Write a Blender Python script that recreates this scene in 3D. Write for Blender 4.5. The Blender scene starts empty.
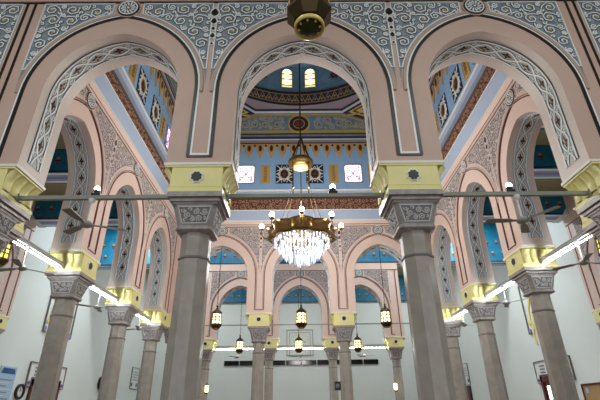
import bpy, math, random
import numpy as np
from math import sin, cos, pi, sqrt, radians
from mathutils import Matrix, Vector

S = 3.2            # one arcade bay in metres
EYE = 1.5          # eye height in metres
FL = -EYE / S      # floor level in bay units

def W(x, y, z):
    return Vector((S * x, S * y, EYE + S * z))

# ------------------------------------------------------------------ camera, world, exposure
scene = bpy.context.scene
col = scene.collection
cd = bpy.data.cameras.new('camera'); cam = bpy.data.objects.new('camera', cd); col.objects.link(cam)
cd.sensor_width = 36.0; cd.lens = 425.0 / 600 * 36.0; cd.clip_start = 0.05; cd.clip_end = 200
cam.matrix_world = (Matrix.Translation(W(-0.039, 0, 0)) @ Matrix.Rotation(-0.008, 4, 'Z')
                    @ Matrix.Rotation(pi / 2 + 0.4625, 4, 'X') @ Matrix.Rotation(-0.0125, 4, 'Z'))
scene.camera = cam
w = bpy.data.worlds.new('daylight'); scene.world = w; w.use_nodes = True
w.node_tree.nodes['Background'].inputs[0].default_value = (0.86, 0.93, 1.0, 1)
w.node_tree.nodes['Background'].inputs[1].default_value = 1.0
scene.view_settings.view_transform = 'Standard'
scene.view_settings.look = 'None'
scene.view_settings.exposure = 0.32
scene.view_settings.gamma = 1.0
TUBE = 70.0
def area_lamp(name, x, y, z, sx, sy, power, color=(1, 1, 1), rot=(0, 0, 0)):
    d = bpy.data.lights.new(name, 'AREA'); d.shape = 'RECTANGLE'; d.size = sx * S; d.size_y = sy * S
    d.energy = power; d.color = color
    o = bpy.data.objects.new(name, d); o.location = W(x, y, z); o.rotation_euler = rot; col.objects.link(o)
    return o
# added fill lamps over the aisles, out of view (their housings are built below)
AISLE_FILL = [(-1.2, 6.1, 110, 'behind the left far arch of the domed square'), (1.2, 6.1, 110, 'behind the right far arch of the domed square'),
         (-2.6, 6.6, 300, 'before the left wall door with the calligraphy board'), (2.6, 6.6, 300, 'before the right wall door with the calligraphy board'),
         (-2.3, 9.0, 200, 'near the left end of the back wall'), (2.3, 9.0, 200, 'near the right end of the back wall'), (0, 8.7, 170, 'before the middle of the back wall'),
         (-1.3, 0.1, 150, 'over the near aisle on the left of the big lantern'), (1.3, 0.1, 150, 'over the near aisle on the right of the big lantern'),
         (-4.2, 3.5, 190, 'in the outer left aisle'), (4.2, 3.5, 190, 'in the outer right aisle')]
for (x, y, p, _l) in AISLE_FILL:
    area_lamp('aisle_fill', x, y, 2.515 if y < 5.2 else 2.955, .5, .12, p, (0.97, 0.99, 1.0))

# ------------------------------------------------------------------ materials
MATS = {}
def srgb(c):
    return tuple(((v / 255) / 12.92 if v / 255 <= .04045 else ((v / 255 + .055) / 1.055) ** 2.4) for v in c)
def mat(name, rgb, rough=.6, metal=0., emit=0., noise=.0, nscale=6., rgb2=None, bump=0., alpha=None, trans=0., vein=False):
    if name in MATS: return MATS[name]
    m = bpy.data.materials.new(name); m.use_nodes = True
    nt = m.node_tree; b = nt.nodes['Principled BSDF']
    c = srgb(rgb)
    b.inputs['Base Color'].default_value = (*c, 1)
    b.inputs['Roughness'].default_value = rough
    b.inputs['Metallic'].default_value = metal
    if trans: b.inputs['Transmission Weight'].default_value = trans
    if emit:
        b.inputs['Emission Color'].default_value = (*c, 1); b.inputs['Emission Strength'].default_value = emit
    tc = nt.nodes.new('ShaderNodeTexCoord')
    n = nt.nodes.new('ShaderNodeTexNoise'); n.inputs['Scale'].default_value = nscale
    n.inputs['Detail'].default_value = 6
    if vein: n.inputs['Distortion'].default_value = 2.5
    nt.links.new(tc.outputs['Object'], n.inputs['Vector'])
    r = nt.nodes.new('ShaderNodeValToRGB')
    c2 = srgb(rgb2) if rgb2 else tuple(v * (1 - noise) for v in c)
    r.color_ramp.elements[0].position = .35; r.color_ramp.elements[1].position = .65
    r.color_ramp.elements[0].color = (*c2, 1); r.color_ramp.elements[1].color = (*c, 1)
    nt.links.new(n.outputs['Fac'], r.inputs['Fac'])
    if (noise or rgb2) and not emit: nt.links.new(r.outputs['Color'], b.inputs['Base Color'])
    if bump:
        bp = nt.nodes.new('ShaderNodeBump'); bp.inputs['Strength'].default_value = bump; bp.inputs['Distance'].default_value = .01
        nt.links.new(n.outputs['Fac'], bp.inputs['Height']); nt.links.new(bp.outputs['Normal'], b.inputs['Normal'])
    MATS[name] = m
    return m
mat('beige_plaster', (206, 176, 160), .55, noise=.06, nscale=1.5)
mat('pink_plaster', (232, 206, 192), .5, noise=.05, nscale=1.5)
mat('soffit_plaster', (226, 212, 202), .5, noise=.04, nscale=1.5)
mat('ivory', (240, 236, 226), .5, noise=.03)
mat('black_line', (26, 22, 22), .4)
mat('maroon_line', (92, 40, 36), .5)
mat('white_line', (240, 244, 242), .4)
mat('grey_moulding', (184, 160, 146), .5)
mat('panel_blue', (146, 160, 166), .6, rgb2=(112, 124, 134), nscale=9)
mat('panel_pink', (176, 160, 156), .6, rgb2=(140, 128, 128), nscale=9)
mat('relief_white', (240, 244, 242), .45)
mat('relief_ivory', (234, 226, 220), .45)
mat('relief_dark', (30, 32, 44), .6)
mat('relief_brown', (112, 92, 88), .6)
mat('relief_gold', (196, 170, 96), .5)
mat('lace_blue', (196, 208, 216), .5)
mat('lace_grey', (186, 188, 182), .5)
mat('core_red', (122, 52, 34), .5)
mat('core_gold', (190, 150, 90), .5)
mat('yellow_plaster', (243, 235, 162), .5, noise=.06, nscale=3)
mat('grey_marble', (174, 167, 157), .25, rgb2=(160, 153, 143), nscale=1.6, vein=True)
mat('carved_marble', (172, 166, 162), .4, rgb2=(148, 142, 138), nscale=10)
mat('carved_light', (196, 194, 194), .4)
mat('marble_dark', (122, 116, 114), .5)
mat('wall_white', (222, 232, 229), .55, noise=.03, nscale=.8)
mat('khaki', (176, 172, 132), .6, noise=.05)
mat('teal', (20, 130, 168), .5, rgb2=(14, 110, 148), nscale=3)
mat('sky_paint', (142, 180, 218), .5, noise=.06, nscale=2)
mat('cove_blue', (176, 192, 214), .45, noise=.04)
mat('dome_blue', (112, 148, 172), .6, rgb2=(92, 126, 148), nscale=2)
mat('frieze_brown', (112, 66, 48), .6, rgb2=(84, 44, 34), nscale=8)
mat('frieze_relief', (190, 148, 118), .5)
mat('gold_paint', (198, 160, 96), .45, noise=.1)
mat('gold_line', (206, 170, 70), .4)
mat('mauve', (150, 136, 146), .6)
mat('purple_dark', (58, 48, 62), .6)
mat('tie_grey', (146, 150, 138), .4, noise=.04)
mat('metal_grey', (168, 170, 170), .5)
mat('white_enamel', (232, 234, 232), .35)
mat('tube_glow', (244, 250, 255), .3, emit=TUBE)
mat('bulb_glow', (255, 248, 236), .3, emit=30)
mat('inner_glow', (240, 244, 255), .3, emit=9)
mat('flood_glow', (235, 245, 255), .3, emit=40)
mat('lantern_glow', (255, 236, 176), .3, emit=2.2)
mat('pane_daylight', (240, 240, 250), .2, emit=1.4)
mat('door_glow', (250, 250, 250), .2, emit=2.0)
mat('glass_violet', (200, 130, 190), .2, emit=.6)
mat('glass_gold', (240, 225, 150), .2, emit=.9)
mat('lead_dark', (40, 30, 48), .5)
mat('brass', (132, 104, 60), .28, metal=.9)
mat('brass_dark', (76, 62, 38), .35, metal=.8)
mat('lantern_green', (44, 62, 28), .25, metal=.2)
mat('lantern_yellow', (236, 226, 110), .3, emit=.8)
mat('crystal', (222, 230, 240), .06, metal=.0, trans=.6)
mat('crystal_lit', (226, 236, 255), .2, emit=.75)  # crystals with a glow of their own, standing in for sparkle
mat('black_plastic', (22, 22, 24), .4)
mat('wine_wood', (92, 22, 26), .35)
mat('dark_glass', (16, 20, 24), .1)
mat('paper_white', (224, 226, 224), .6)
mat('paper_cream', (226, 216, 170), .6)
mat('notice_blue', (164, 194, 220), .5)
mat('notice_dark', (36, 84, 140), .5)
mat('print_grey', (120, 130, 140), .6)
mat('frame_grey', (120, 116, 106), .4, metal=.3)
mat('cork', (176, 146, 100), .8, noise=.15, nscale=40)
mat('lavender', (150, 130, 190), .5)
mat('fan_blade', (150, 152, 142), .4)
mat('carpet', (128, 96, 84), .9, noise=.1, nscale=20, bump=.3)
mat('gold_leaf', (238, 220, 130), .35, metal=.1)

# ------------------------------------------------------------------ mesh helper (bay units in, metres out)
class MB:
    def __init__(s): s.v = []; s.f = []; s.m = []; s.sm = []; s.names = []
    def mi(s, name):
        if name not in s.names: s.names.append(name)
        return s.names.index(name)
    def add(s, vs, fs, m, smooth=False):
        o = len(s.v); s.v += [tuple(p) for p in vs]; k = s.mi(m)
        for f in fs: s.f.append(tuple(i + o for i in f)); s.m.append(k); s.sm.append(smooth)
    def quad(s, a, b, c, d, m): s.add([a, b, c, d], [(0, 1, 2, 3)], m)
    def box(s, x0, x1, y0, y1, z0, z1, m):
        s.add([(x0, y0, z0), (x1, y0, z0), (x1, y1, z0), (x0, y1, z0), (x0, y0, z1), (x1, y0, z1), (x1, y1, z1), (x0, y1, z1)],
              [(0, 3, 2, 1), (4, 5, 6, 7), (0, 1, 5, 4), (1, 2, 6, 5), (2, 3, 7, 6), (3, 0, 4, 7)], m)
    def rings(s, rings, m, smooth=False, cap=True, closed=True):
        n = len(rings[0]); vs = [p for r in rings for p in r]; fs = []
        for i in range(len(rings) - 1):
            for j in range(n if closed else n - 1):
                fs.append((i * n + j, i * n + (j + 1) % n, (i + 1) * n + (j + 1) % n, (i + 1) * n + j))
        s.add(vs, fs, m, smooth)
        if cap:
            s.add(rings[0], [tuple(range(n))[::-1]], m); s.add(rings[-1], [tuple(range(n))], m)
    def lathe(s, prof, m, n=16, c=(0, 0), smooth=True, cap=True, rot=0., fn=None):
        R = []
        for (r, z) in prof:
            ring = []
            for k in range(n):
                a = rot + 2 * pi * k / n; rr = r * (fn(a) if fn else 1)
                ring.append((c[0] + rr * cos(a), c[1] + rr * sin(a), z))
            R.append(ring)
        s.rings(R, m, smooth, cap)
    def tube(s, pts, r, m, n=6, cap=True):
        pts = [Vector(p) for p in pts]; R = []
        for i, p in enumerate(pts):
            d = (pts[min(i + 1, len(pts) - 1)] - pts[max(i - 1, 0)]).normalized()
            up = Vector((0, 0, 1)) if abs(d.z) < .9 else Vector((1, 0, 0))
            a = d.cross(up).normalized(); b = d.cross(a)
            R.append([tuple(p + r * (a * cos(2 * pi * k / n) + b * sin(2 * pi * k / n))) for k in range(n)])
        s.rings(R, m, True, cap)
    def sphere(s, c, r, m, n=10, k=6, sz=1.):
        s.lathe([(max(1e-4, r * sin(pi * i / k)), c[2] - r * sz * cos(pi * i / k)) for i in range(k + 1)], m, n, (c[0], c[1]))
    def ribbon(s, pts, wd, m, mp, h0=0., h1=.004, closed=False):
        # raised strip following 2-D points on the surface mp(u, v, h) -> xyz
        n = len(pts); L = []; Rr = []
        for i, (x, y) in enumerate(pts):
            if closed: a = pts[(i - 1) % n]; b = pts[(i + 1) % n]
            else: a = pts[max(0, i - 1)]; b = pts[min(n - 1, i + 1)]
            dx, dy = b[0] - a[0], b[1] - a[1]; l = sqrt(dx * dx + dy * dy) or 1
            nx, ny = -dy / l * wd / 2, dx / l * wd / 2
            L.append((x + nx, y + ny)); Rr.append((x - nx, y - ny))
        rings = [[mp(*L[i], h0), mp(*L[i], h1), mp(*Rr[i], h1), mp(*Rr[i], h0)] for i in range(n)]
        if closed: rings.append(rings[0])
        s.rings(rings, m, False, False, closed=False)
    def fan(s, pts, m, mp, h=.004, h0=0.):
        n = len(pts)
        s.add([mp(*p, h) for p in pts] + [mp(*p, h0) for p in pts], [tuple(range(n))] + [(i, (i + 1) % n, n + (i + 1) % n, n + i) for i in range(n)], m)
    def mesh(s, name):
        me = bpy.data.meshes.new(name)
        me.from_pydata([(x * S, y * S, z * S) for (x, y, z) in s.v], [], s.f)
        for nm in s.names: me.materials.append(MATS[nm])
        me.polygons.foreach_set('material_index', s.m)
        me.polygons.foreach_set('use_smooth', s.sm)
        me.update(); return me
    def build(s, name, parent=None, loc=None, rz=0., kind=None):
        return obj(name, s.mesh(name), parent, loc, rz, kind)

def obj(name, me, parent=None, loc=None, rz=0., kind=None, scale=None, label=None):
    o = bpy.data.objects.new(name, me); col.objects.link(o)
    if parent is not None:
        o.parent = parent
        if loc: o.location = Vector(loc) * S
    elif loc: o.location = W(*loc)
    else: o.location = W(0, 0, 0)
    o.rotation_euler = (0, 0, rz)
    if scale: o.scale = scale
    if kind: o['kind'] = kind
    if label: o['label'] = label
    return o
def thing(name, label, cat, loc, rz=0., group=None, kind=None):
    o = bpy.data.objects.new(name, None); col.objects.link(o); o.location = W(*loc); o.rotation_euler = (0, 0, rz)
    o.empty_display_size = .1
    tag(o, label, cat, group, kind); return o
def tag(o, label, cat, group=None, kind=None):
    o['label'] = label; o['category'] = cat
    if group: o['group'] = group
    if kind: o['kind'] = kind
    return o
def copy_tree(o, parent=None):
    c = o.copy(); col.objects.link(c)
    if parent is not None: c.parent = parent
    for ch in [x for x in o.children]: copy_tree(ch, c)
    return c
def place(proto, used, loc, rz, label, group=None):
    o = proto if not used else copy_tree(proto)
    o.location = W(*loc); o.rotation_euler = (0, 0, rz); o['label'] = label
    if group: o['group'] = group
    return o

# ------------------------------------------------------------------ arch curves
ZI, ZA, ZS = 1.042, 1.90, 1.50        # pier foot, arch apex, springing
def half_curve(a, za, n=14, zs=ZS):
    h = za - zs; c = max(0., (h * h - a * a) / (2 * a)); R = a + c
    t1 = math.acos(min(1, c / R)); k = h / (R * sin(t1))
    return [((R * cos(t1 * i / n) - c), zs + R * sin(t1 * i / n) * k) for i in range(n + 1)]
def arch_pts(a, za, n=14, z0=None, cx=0.):
    r = half_curve(a, za, n)
    P = [(cx - x, z) for (x, z) in r] + [(cx + x, z) for (x, z) in r[::-1][1:]]
    if z0 is not None: P = [(cx - a, z0)] + P + [(cx + a, z0)]
    return P
def dense(P, step=.02):
    out = [P[0]]
    for a, b in zip(P, P[1:]):
        l = math.dist(a, b); k = max(1, int(l / step))
        for i in range(1, k + 1): out.append((a[0] + (b[0] - a[0]) * i / k, a[1] + (b[1] - a[1]) * i / k))
    return out
def path_map(P, t_depth=True):
    P = dense(P, .012); cum = [0]
    for a, b in zip(P, P[1:]): cum.append(cum[-1] + math.dist(a, b))
    cum = np.array(cum); X = np.array([p[0] for p in P]); Z = np.array([p[1] for p in P])
    def mp(t, y, h):
        t = min(max(t, 0), cum[-1]); x = np.interp(t, cum, X); z = np.interp(t, cum, Z)
        t2 = min(t + .01, cum[-1]); t1 = max(t - .01, 0)
        dx = np.interp(t2, cum, X) - np.interp(t1, cum, X); dz = np.interp(t2, cum, Z) - np.interp(t1, cum, Z); l = sqrt(dx * dx + dz * dz)
        return (float(x + dz / l * h), y, float(z - dx / l * h))
    return mp, float(cum[-1])
def flat(x, z, h): return (x, -h, z)
def circ(cx, cz, r, n=20): return [(cx + r * cos(2 * pi * i / n), cz + r * sin(2 * pi * i / n)) for i in range(n)]

# ------------------------------------------------------------------ scrollwork: packed spirals inside a polygon
def pack(poly, rmin, rmax, seed, tries=2600, gap=.0015, margin=.004):
    rng = np.random.RandomState(seed); P = np.array(poly); Q = np.roll(P, -1, 0)
    lo, hi = P.min(0), P.max(0)
    C = rng.rand(tries, 2) * (hi - lo) + lo
    d = Q - P; L2 = (d ** 2).sum(1)
    rel = C[:, None, :] - P[None]; t = np.clip((rel * d[None]).sum(2) / L2, 0, 1)
    dist = np.sqrt(((rel - t[..., None] * d[None]) ** 2).sum(2)).min(1)
    ins = np.zeros(tries, bool)
    for (x1, y1), (x2, y2) in zip(P, Q):
        cnd = ((y1 > C[:, 1]) != (y2 > C[:, 1])); xx = (x2 - x1) * (C[:, 1] - y1) / ((y2 - y1) or 1e-9) + x1
        ins ^= cnd & (C[:, 0] < xx)
    res = []; lvl = rmax
    while lvl > rmin:
        for c, dd, ok in zip(C, dist, ins):
            if not ok or dd - margin < lvl: continue
            r = min(lvl * 1.25, dd - margin, rmax)
            for (x, y, q) in res:
                r = min(r, math.hypot(c[0] - x, c[1] - y) - q - gap)
                if r < lvl: break
            if r >= lvl: res.append((c[0], c[1], r))
        lvl *= .74
    return res
def scrolls(mb, poly, mp, rmin, rmax, wd, hi_m, dk_m, seed=1, turns=1.6, accent=None):
    rng = random.Random(seed)
    def inside(px, py):
        c_ = False
        for (x1, y1), (x2, y2) in zip(poly, poly[1:] + poly[:1]):
            if (y1 > py) != (y2 > py) and px < (x2 - x1) * (py - y1) / ((y2 - y1) or 1e-9) + x1: c_ = not c_
        return c_
    for (x, y, r) in pack(poly, rmin, rmax, seed):
        a0 = rng.random() * 6.28; sg = rng.choice((-1, 1)); n = max(9, int(260 * r)) 
        tn = turns if r > rmin * 1.9 else .85
        pts = []
        for i in range(n + 1):
            q = i / n; rr = r * (1 - .86 * q); a = a0 + sg * 2 * pi * tn * q
            pts.append((x + rr * cos(a), y + rr * sin(a)))
        # a tail leaving the curl
        a = a0 - sg * .5; q_ = (x + r * 1.28 * cos(a), y + r * 1.28 * sin(a))
        if inside(x + r * 1.5 * cos(a), y + r * 1.5 * sin(a)): pts = [q_] + pts
        mb.ribbon(pts, wd * 2.1, dk_m, mp, .0005, .0015)
        mb.ribbon(pts, wd, hi_m, mp, .0015, .004)
        if accent and r > rmax * .93:
            mb.fan(circ(x, y, r * .22, 8), accent, mp, .004, .001)

def half_spandrel(style):
    hi, dk, bg, gl = style
    lower = [(.5 - x, z) for (x, z) in half_curve(.488, 2.075, 18) if x >= .085]
    low2 = [p for p in lower if p[0] > .024]
    poly = low2 + [(.415, 2.135), (.014, 2.135), (.014, low2[0][1])]
    mb = MB()
    k = len(lower)
    for (a, b) in zip(lower, lower[1:]):
        mb.quad((a[0], -.001, a[1]), (b[0], -.001, b[1]), (b[0], -.001, 2.135), (a[0], -.001, 2.135), bg)
    scrolls(mb, poly, lambda x, z, h: (x, -.001 - h, z), .009, .042, .0074 if hi == 'relief_white' else .0054, hi, dk, 7, accent=gl)
    mb.ribbon(dense(poly + [poly[0]], .03), .006, hi, lambda x, z, h: (x, -.001 - h, z), 0, .005)
    return mb.mesh('spandrel_panel')
def axis_mesh(mm):
    mb = MB()
    for zc, r in ((2.06, .026), (1.99, .020), (1.93, .012), (1.875, .016), (1.815, .009)):
        mb.fan([(r * .62 * sin(t) * (1.2 - .5 * cos(t)), zc + r * cos(t)) for t in [2 * pi * i / 14 for i in range(14)]], mm, flat, .008, .001)
        mb.ribbon([(r * .95 * sin(t), zc + r * 1.3 * cos(t)) for t in [2 * pi * i / 14 for i in range(14)]], .005, 'relief_white' if mm == 'black_line' else 'relief_ivory', flat, 0, .007, True)
    return mb.mesh('axis_ornament')
AX = {'out': axis_mesh('black_line'), 'in': axis_mesh('maroon_line')}
STY_OUT = ('relief_white', 'relief_dark', 'panel_blue', 'relief_gold')
STY_IN = ('relief_ivory', 'relief_brown', 'panel_pink', None)
SP = {'out': half_spandrel(STY_OUT), 'in': half_spandrel(STY_IN)}

def roundel_mesh():
    mb = MB()
    mb.fan(circ(0, 0, .084, 28), 'grey_moulding', flat, .006)
    mb.fan(circ(0, 0, .074, 28), 'black_line', flat, .009, .006)
    mb.ribbon(circ(0, 0, .060, 28), .008, 'white_line', flat, .009, .013, True)
    mb.fan(circ(0, 0, .009, 8), 'white_line', flat, .013, .009)
    for k in range(12):
        a = 2 * pi * k / 12
        P = [(.014 * cos(a), .014 * sin(a)), (.036 * cos(a - .1), .036 * sin(a - .1)), (.051 * cos(a + .10), .051 * sin(a + .10)), (.047 * cos(a + .3), .047 * sin(a + .3)), (.030 * cos(a + .18), .030 * sin(a + .18))]
        mb.fan(P, 'white_line', flat, .012, .009)
    return mb.mesh('roundel')
ROUNDEL = roundel_mesh()

def lace_mesh(a, T, style):
    # interlaced band along the arch soffit
    mp, L = path_map(arch_pts(a, ZA, 18, 1.10)); mb = MB()
    y0 = T * (.28 if style == 'out' else .27); y1 = T * (.68 if style == 'out' else .73); yc = (y0 + y1) / 2; hw = (y1 - y0) / 2
    base = 'lace_grey' if style == 'out' else 'lace_blue'; n = int(L / .02)
    mb.rings([[mp(L * i / n, y0, .0015), mp(L * i / n, y1, .0015)] for i in range(n + 1)], base, False, False, closed=False)
    for y in (y0, y1):
        mb.ribbon([(L * i / n, y) for i in range(n + 1)], .016, 'relief_dark' if style == 'out' else 'sky_paint', mp, 0, .003)
        mb.ribbon([(L * i / n, y) for i in range(n + 1)], .008, 'relief_white', mp, .003, .006)
    K = int(L / .125) // 2 * 2 + 1; p = L / K
    for sg in (-1, 1):
        pts = [(L * i / (K * 10), yc + sg * hw * .62 * cos(pi * (i / 10))) for i in range(K * 10 + 1)]
        mb.ribbon(pts, .015, 'relief_dark', mp, .0015, .0025); mb.ribbon(pts, .0095, 'relief_white', mp, .0025, .005)
    for k in range(K):
        t = (k + 0.0) * p
        for sg in (-1, 1):
            cx, cy = t + p * .5, yc + sg * hw * .62
            sp = [(cx + p * .2 * (1 - .7 * q / 8) * cos(q * .9), cy + hw * .3 * (1 - .7 * q / 8) * sin(q * .9)) for q in range(9)]
            mb.ribbon(sp, .009, 'relief_dark', mp, .0015, .002); mb.ribbon(sp, .005, 'relief_white', mp, .002, .004)
        if k:
            O = [(t + p * .30 * cos(b) * (1 if abs(cos(b)) > .9 else .8), yc + hw * .36 * sin(b)) for b in [2 * pi * i / 10 for i in range(10)]]
            I = [(t + p * .17 * cos(b), yc + hw * .2 * sin(b)) for b in [2 * pi * i / 8 for i in range(8)]]
            O = [(t + p * (.27, .10)[i % 2] * cos(pi * i / 4), yc + hw * (.46, .2)[i % 2] * sin(pi * i / 4)) for i in range(8)]; I = [(t + (u - t) * .62, yc + (v - yc) * .62) for u, v in I]; mb.fan(O, 'black_line', mp, .004); mb.fan(I, 'core_red' if k % 2 else ('core_gold' if style == 'out' else 'core_red'), mp, .006, .004)
    return mb.mesh('soffit_ornament')
LACE = {}
def outline_mesh(a, style):
    mb = MB(); zb = 1.088; e = .099
    if style == 'out':
        P = arch_pts(a + e, 2.03, 18, zb)
        mb.ribbon(dense(P), .017, 'black_line', flat, 0, .005)
        mb.ribbon(dense(arch_pts(a + e + .013, 2.043, 18, zb + .008)), .009, 'white_line', flat, 0, .004)
        mb.ribbon(dense(arch_pts(a + e + .026, 2.056, 18, ZS - .02)), .016, 'grey_moulding', flat, 0, .008)
        for sg in (-1, 1):
            mb.box(min(sg * (a + e - .005), sg * .5), max(sg * (a + e - .005), sg * .5), -.004, 0, zb - .006, zb + .005, 'black_line')
            mb.box(min(sg * (a + e + .006), sg * .5), max(sg * (a + e + .006), sg * .5), -.005, 0, zb + .005, zb + .016, 'white_line')
    else:
        mb.ribbon(dense(arch_pts(a + e, 2.03, 18, zb)), .009, 'maroon_line', flat, 0, .004)
        mb.ribbon(dense(arch_pts(a + e + .014, 2.044, 18, zb + .014)), .004, 'maroon_line', flat, 0, .004)
        mb.ribbon(dense(arch_pts(a + e + .026, 2.056, 18, ZS - .02)), .010, 'pink_plaster', flat, 0, .008)
        for sg in (-1, 1):
            mb.box(min(sg * (a + e), sg * .5), max(sg * (a + e), sg * .5), -.004, 0, zb - .004, zb + .004, 'maroon_line')
    return mb.mesh('arch_outline')
OUTL = {}

def arcade(name, label, loc, rz, T, bays, a, x0, x1, front, back, ztop=2.17, dividers=()):
    root = thing(name, label, 'arcade', loc, rz)
    fm = 'beige_plaster' if front == 'out' else 'pink_plaster'; bm = 'beige_plaster' if back == 'out' else 'pink_plaster'
    mb = MB()
    edges = [x0]
    for b in bays: edges += [b - a, b + a]
    edges.append(x1)
    for i in range(0, len(edges), 2):                       # piers
        e0, e1 = edges[i], edges[i + 1]
        if e1 - e0 < 1e-4: continue
        for (y, m) in ((0, fm), (T, bm)): mb.quad((e0, y, ZI), (e1, y, ZI), (e1, y, ztop), (e0, y, ztop), m)
        mb.quad((e0, 0, ZI), (e1, 0, ZI), (e1, T, ZI), (e0, T, ZI), 'ivory')
    mb.quad((x0, 0, ZI), (x0, T, ZI), (x0, T, ztop), (x0, 0, ztop), fm); mb.quad((x1, 0, ZI), (x1, T, ZI), (x1, T, ztop), (x1, 0, ztop), fm)
    mb.quad((x0, 0, ztop), (x1, 0, ztop), (x1, T, ztop), (x0, T, ztop), fm)
    for b in bays:
        P = arch_pts(a, ZA, 18, None, b)
        for p, q in zip(P, P[1:]):
            for (y, m) in ((0, fm), (T, bm)): mb.quad((p[0], y, p[1]), (q[0], y, q[1]), (q[0], y, ztop), (p[0], y, ztop), m)
        P = [(b - a, ZI)] + P + [(b + a, ZI)]
        for p, q in zip(P, P[1:]): mb.quad((p[0], 0, p[1]), (q[0], 0, q[1]), (q[0], T, q[1]), (p[0], T, p[1]), 'soffit_plaster')
    # foot fillets
    for i in range(0, len(edges), 2):
        e0, e1 = edges[i], edges[i + 1]
        if e1 - e0 > 1e-4: mb.box(e0 - .006, e1 + .006, -.008, T + .008, ZI - .004, ZI + .010, 'ivory')
    mb.build('arch_wall', root)
    for side, st in ((0, front), (1, back)):
        if st is None: continue
        r = 0 if side == 0 else pi; yy = 0 if side == 0 else T
        okey = (round(a, 3), st)
        if okey not in OUTL: OUTL[okey] = outline_mesh(a, st)
        for b in bays:
            obj('arch_outline', OUTL[okey], root, (b, yy, 0), r)
            obj('roundel', ROUNDEL, root, (b, yy - .001 if side == 0 else yy + .001, 2.094), r, scale=(.86, 1, .86))
            for sg in (-1, 1):
                o = obj('spandrel_panel', SP[st], root, (b + sg * .5, yy, 0), r)
                flip = (sg == 1) if side == 0 else (sg == -1)
                if flip: o.scale = (-1, 1, 1)
        for b, b2 in zip(bays, bays[1:]):
            if abs(b2 - b - 1) < .05 and st: obj('axis_ornament', AX[st], root, ((b + b2) / 2, yy, 0), r)
        m = MB(); sgn = -1 if side == 0 else 1
        def bx(u0, u1, d0, d1, z0, z1, mm): m.box(u0, u1, min(yy + sgn * d0, yy + sgn * d1), max(yy + sgn * d0, yy + sgn * d1), z0, z1, mm)
        ln = 'black_line' if st == 'out' else 'maroon_line'
        bx(x0, x1, 0, .005, 2.142, 2.150, ln)
        bx(x0, x1, 0, .012, 2.150, ztop, fm if side == 0 else bm)
        for d in dividers: bx(d - .006, d + .006, 0, .005, ZI + .012, 2.142, ln)
        m.build('top_moulding', root)
    key = (round(a, 3), round(T, 3), front)
    if key not in LACE: LACE[key] = lace_mesh(a, T, front)
    for b in bays: obj('soffit_ornament', LACE[key], root, (b, 0, 0))
    return root

A_Y, A_T, B_Y, C_Y, CT, XI, XT = 1.71, .231, 5.08, 6.99, 3.51, 1.575, .21
arcade('arcade', 'beige front arcade of three tall arches with blue scrollwork spandrels, nearest the camera', (0, A_Y, 0), 0, A_T,
       [-2.10, -1, 0, 1, 2.10], .347, -3.35, 3.35, 'out', 'in', dividers=(-1.545, -1.59, 1.545, 1.59))
arcade('arcade', 'pink arcade facing the camera at the far side of the domed square', (0, B_Y, 0), 0, A_T,
       [-1, 0, 1], .347, -XI - XT, XI + XT, 'in', 'in')
arcade('arcade', 'pink side arcade of three arches on the left of the domed square', (-XI, CT, 0), pi / 2, XT,
       [-1, 0, 1], .338, -1.57, 1.57, 'in', 'in', dividers=(-1.545, 1.545))
arcade('arcade', 'pink side arcade of three arches on the right of the domed square', (XI, CT, 0), -pi / 2, XT,
       [-1, 0, 1], .338, -1.57, 1.57, 'in', 'in', dividers=(-1.545, 1.545))
arcade('arcade', 'farthest pink arcade, standing before the wall with the row of dark panes', (0, C_Y, 0), 0, A_T,
       [-1, 0, 1], .347, -1.655, 1.655, 'in', 'in', dividers=(-1.6, 1.6))
arcade('arcade', 'outer aisle arcade cut by the left edge of the picture, behind a yellow lantern', (-3.48, CT, 0), pi / 2, XT,
       [-1, 0, 1], .338, -1.655, 1.655, 'in', 'in', dividers=(-1.6, 1.6))
arcade('arcade', 'outer aisle arcade cut by the right edge of the picture, behind a lantern', (3.50, CT, 0), -pi / 2, XT,
       [-1, 0, 1], .338, -1.655, 1.655, 'in', 'in', dividers=(-1.6, 1.6))

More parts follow.
